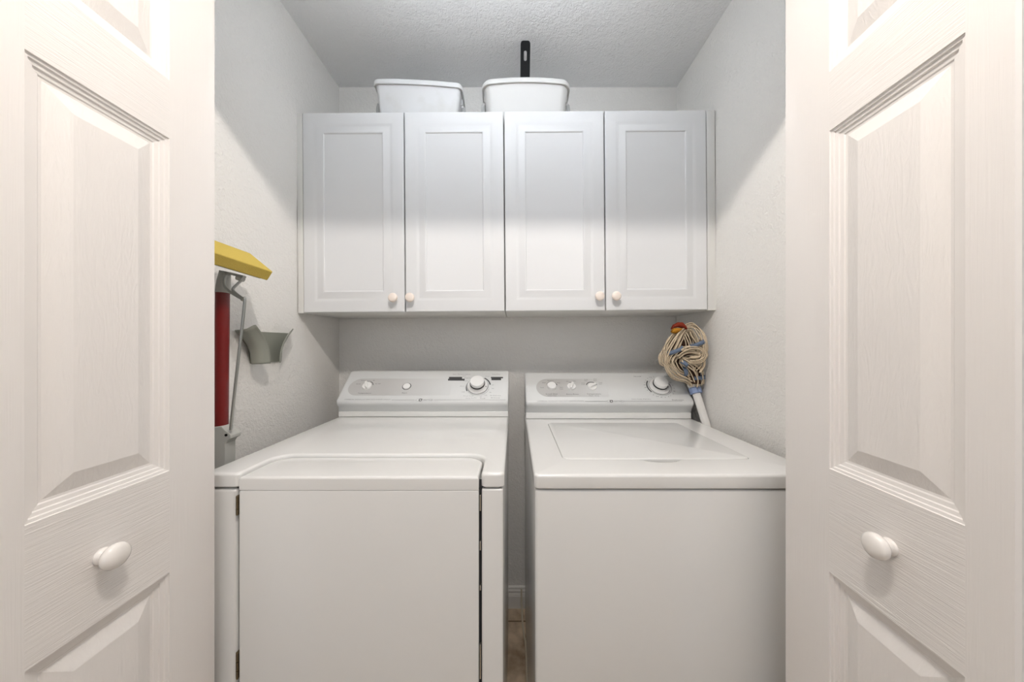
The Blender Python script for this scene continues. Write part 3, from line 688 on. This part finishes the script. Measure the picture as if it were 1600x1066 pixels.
tube(bm, [P(350, 432, .862), P(356, 430, .862)], .007, 12); tube(bm, [P(371, 434, .872), P(380, 437, .872)], .007, 12)
tube(bm, [P(345, 425, .872), P(362, 428, .872), P(382, 433, .872)], .006, 10, flat=.6)
obj('head_socket', bm, M['greyp'], mr_, smooth=50, label='grey plastic socket')
bm = bmesh.new()
tube(bm, [P(356, 430, .852), P(351, 436, .850), P(351, 447, .848), P(357, 454, .848), P(367, 461, .848), P(379, 468, .848)], .0034, 8, sm=6)
tube(bm, [P(378, 438, .860), P(371, 444, .856), P(364, 452, .852), P(368, 458, .850), P(380, 467, .848)], .0034, 8, sm=6)
tube(bm, [P(378, 470, .846), P(381, 466, .846), P(382.5, 470, .846), P(380, 496, .845), P(372, 565, .842), P(362, 655, .840), P(360.5, 672, .840)], .0034, 8, sm=8)
obj('squeeze_rod', bm, M['steel'], mr_, smooth=60, label='bent zinc wire rod')
bm = bmesh.new(); poly = [(330,667),(351,665),(357,671),(363,675),(366,679),(365,684),(360,687),(357,692),(356.5,745),(330,745)]
fill(bm, poly, [], lambda a, b, h: P(a, b, .850)+Vector((0,h,0)), -.010, .022)
lv = obj('lever', bm, M['greyp'], mr_); bevel(lv, .0015, 2)
bm = bmesh.new(); lathe(bm, [(0,.0),(.0035,.0),(.0035,.0015),(0,.0015)], frame(P(353.5, 680, .8398), (0,0,1), (0,-1,0)), 12); obj('rivet', bm, M['black'], lv)
bm = bmesh.new(); tube(bm, [P(345.5, 668, .860), Vector((-.780, .850, .02)), Vector((-.780, .850, 0))], .0125, 16); obj('lower_pole', bm, M['greyp'], mr_, smooth=60)

# ------------------------------------------------------------------ grey holder on the left wall
hr = root('tool_holder', (XL, 1.05, 1.24), 'olive grey flared plastic holder screwed to the left wall', 'wall holder')
zb_, zt_ = 1.198, 1.304
def petal(cols, name, ztop, n=18, m_=16, roll=0):
    """cols: functions of flare f giving (x, y) from the wall outwards; ztop: top height along the petal"""
    bm = bmesh.new(); rows = []
    for j in range(m_+1):
        t = j/m_; f = t**2.4
        c = catmull([Vector((*q(f), 0)) for q in cols], n//(len(cols)-1))
        rows.append([bm.verts.new((p.x, p.y, zb_+(ztop(i/(len(c)-1))-zb_)*t - roll*max(0, t-.92)*1.2)) for i, p in enumerate(c)])
    for a, b in zip(rows, rows[1:]):
        for i in range(len(a)-1): bm.faces.new((a[i], a[i+1], b[i+1], b[i]))
    o_ = obj(name, bm, M['holder'], hr, smooth=60)
    sd = o_.modifiers.new('thickness', 'SOLIDIFY'); sd.thickness = .0034; sd.offset = 0
petal([lambda f: (-.838, 1.022-.061*f), lambda f: (-.816, .998-.052*f), lambda f: (-.795+.004*f, 1.002-.060*f), lambda f: (-.786+.016*f, 1.032-.077*f)], 'holder_arm', lambda s: 1.302+.015*math.exp(-((s-1)/.22)**2))
petal([lambda f: (-.838, 1.150+.050*f), lambda f: (-.810, 1.110+.058*f), lambda f: (-.785, 1.074+.064*f)], 'holder_arm', lambda s: 1.302+.013*s)
bm = bmesh.new()
loft(bm, [[(x, a, b) for a, b in ((1.018, zb_), (1.152, zb_), (1.158, 1.25), (1.198, zt_-.003), (.965, zt_-.003), (1.008, 1.25))] for x in (XL+.0003, XL+.0032)])
obj('back_plate', bm, M['holder'], hr)

# ------------------------------------------------------------------ string mop in the right corner
sm_ = root('string_mop', (.764, .90, 0), 'upside-down string mop with tied cotton yarn and white pole in the right corner', 'mop')
col = P(1086.5, 611, 1.322); dk = Vector((.7640, 1.273, .945)); 
foot = dk + (dk-col).normalized()*1.0; dirp = (dk-col).normalized(); foot = dk + dirp*((dk.z-.004)/-dirp.z); foot.x = .764
bm = bmesh.new(); tube(bm, [col-dirp*.0, dk, Vector((.764, (dk.y+foot.y)/2, dk.z/2)), foot], .0155, 20); obj('pole', bm, M['polew'], sm_, smooth=60, label='white plastic pole')
axp = -dirp
bm = bmesh.new(); lathe(bm, [(0,-.012),(.0200,-.012),(.0235,-.010),(.0240,.012),(.0215,.014),(0,.014)], frame(col, (1,0,0), axp), 24); obj('collar', bm, M['blue'], sm_, smooth=40, label='pale blue plastic collar')
bm = bmesh.new(); lathe(bm, [(0,.012),(.0215,.012),(.0225,.020),(.0245,.030),(.020,.036),(0,.036)], frame(col, (1,0,0), axp), 24); obj('neck', bm, M['polew'], sm_, smooth=40)
yarn = bmesh.new(); bands = bmesh.new()
XMAX = XR-.004
def clampx(p):
    if p.x > XMAX: p = Vector((XMAX-(p.x-XMAX)*.15, p.y, p.z))
    return p
def bundle(path, widths, nst, depth=.016, rad=.0022, jit=.0036, seed=0):
    nst = max(4, int(nst*.74))
    """strands following a px path [(px, py, D)], spread across +-width px"""
    rnd = random.Random(seed)
    ctr = [P(*q) for q in path]
    for s in range(nst):
        off = -1+2*(s+.5)/nst + rnd.uniform(-.06, .06); dep = math.sqrt(max(0, 1-off*off))*depth*rnd.choice([-1.15,-.85,-.4,.2])
        pts = []
        for i, c in enumerate(ctr):
            t = (ctr[min(i+1, len(ctr)-1)]-ctr[max(i-1, 0)]); t.y = 0; t.normalize(); side = Vector((-t.z, 0, t.x))
            wd = widths[i]/F*c.y
            p = c + side*(off*wd) + Vector((0, dep*(.35+.65*min(1, wd/.02)), 0)) + Vector((rnd.uniform(-jit,jit), rnd.uniform(-jit,jit), rnd.uniform(-jit,jit)))
            pts.append(clampx(p))
        tube(yarn, pts, rad*rnd.uniform(.85,1.15), 6, sm=5)
def bandat(path_pt, ang, wpx, depth=.020, hpx=6):
    c = P(*path_pt); a = math.radians(ang); s = c.y/F
    X = Vector((math.cos(a), 0, math.sin(a))); Y = Vector((-math.sin(a), 0, math.cos(a)))
    L = []
    for h in (-hpx/2, hpx/2):
        L.append([clampx(c + X*(wpx/2*s*math.cos(t)) + Vector((0,1,0))*depth*math.sin(t) + Y*h*s) for t in [2*math.pi*k/20 for k in range(20)]])
    vs = [[bands.verts.new(p) for p in l] for l in L]
    for i in range(20): bands.faces.new((vs[0][i], vs[0][(i+1) % 20], vs[1][(i+1) % 20], vs[1][i]))
# gathered neck, then the right bundle that sweeps up left
bundle([(1088,602,1.315),(1088,592,1.305),(1084,579,1.290),(1074,571,1.282),(1062,563,1.278)], [9,12,13,10,5], 18, .020, seed=1)
bandat((1089,590,1.304), 5, 24, .021)
# left bundle from the neck, looping round
bundle([(1080,598,1.315),(1070,590,1.296),(1056,584,1.286),(1046,572,1.284),(1046,560,1.284),(1054,552,1.284)], [5,7,9,10,9,8], 16, .018, seed=2)
bandat((1068,580,1.286), -80, 17, .020)
bandat((1069,569,1.266), -40, 12, .014)
# horizontal loops across to the right wall
bundle([(1054,556,1.276),(1064,549,1.268),(1078,546,1.262),(1091,547,1.262),(1097,555,1.262),(1090,563,1.262),(1076,563,1.266)], [7,7,7,8,8,7,5], 15, .016, seed=3)
bundle([(1060,560,1.290),(1075,555,1.284),(1092,560,1.276),(1096,570,1.272),(1090,580,1.272)], [8,8,9,7,6], 12, .012, seed=8)
# upper left fall
bundle([(1068,514,1.292),(1060,524,1.280),(1052,537,1.272),(1046,551,1.274),(1040,564,1.282),(1046,572,1.290)], [4,9,12,12,9,5], 18, .016, seed=4)
bundle([(1066,516,1.296),(1054,528,1.286),(1042,546,1.284),(1033,556,1.286),(1033,566,1.288),(1038,571,1.290)], [3,5,5,3,3,3], 8, .008, seed=5)
bandat((1055,548,1.268), 22, 26, .018)
# upper right fall
bundle([(1066,514,1.296),(1078,512,1.286),(1088,521,1.274),(1094,535,1.266),(1096,548,1.266),(1090,556,1.270)], [4,8,10,9,8,6], 18, .016, seed=6)
bundle([(1068,514,1.296),(1076,524,1.290),(1080,537,1.284),(1078,548,1.282)], [5,9,10,8], 12, .012, seed=7)
bandat((1090,537,1.262), 22, 24, .018)
obj('yarn_strands', yarn, M['yarn'], sm_, smooth=60)['kind'] = 'stuff'
bo = obj('yarn_band', bands, M['band'], sm_, smooth=60, label='blue stitched bands')
sd = bo.modifiers.new('thickness', 'SOLIDIFY'); sd.thickness = .0012
bm = bmesh.new(); L = []  # dark core added so the gaps between strands look shaded
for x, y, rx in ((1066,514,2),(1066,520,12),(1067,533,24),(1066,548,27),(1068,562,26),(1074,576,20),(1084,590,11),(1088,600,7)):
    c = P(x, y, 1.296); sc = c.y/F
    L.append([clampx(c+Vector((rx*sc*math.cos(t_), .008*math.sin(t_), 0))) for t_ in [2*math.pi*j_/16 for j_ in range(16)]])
loft(bm, L); obj('gap_shade', bm, M['core'], sm_, smooth=60, label='dark cloth between the strands')
for nm, mt, pts, lb in (('yarn_binding', 'tagred', ((1049.5,514,1),(1052,510,3),(1059,507.5,4),(1066,508,4.5),(1071,512,3),(1072,514,1)), 'dark red binding at the top'),
                        ('yarn_tag', 'orange', ((1049.5,518.5,1),(1051,517.5,3.5),(1055,517,4.5),(1060,516,3.5),(1064,514.5,1)), 'orange tag at the top')):
    bm = bmesh.new(); L = []
    for x, y, wx in pts:
        c = P(x, y, 1.278 if nm == 'yarn_binding' else 1.268); L.append([c+Vector((0, .010*math.cos(t_), wx/F*1.27*math.sin(t_))) for t_ in [2*math.pi*j_/12 for j_ in range(12)]])
    loft(bm, L); obj(nm, bm, M[mt], sm_, smooth=60, label=lb)
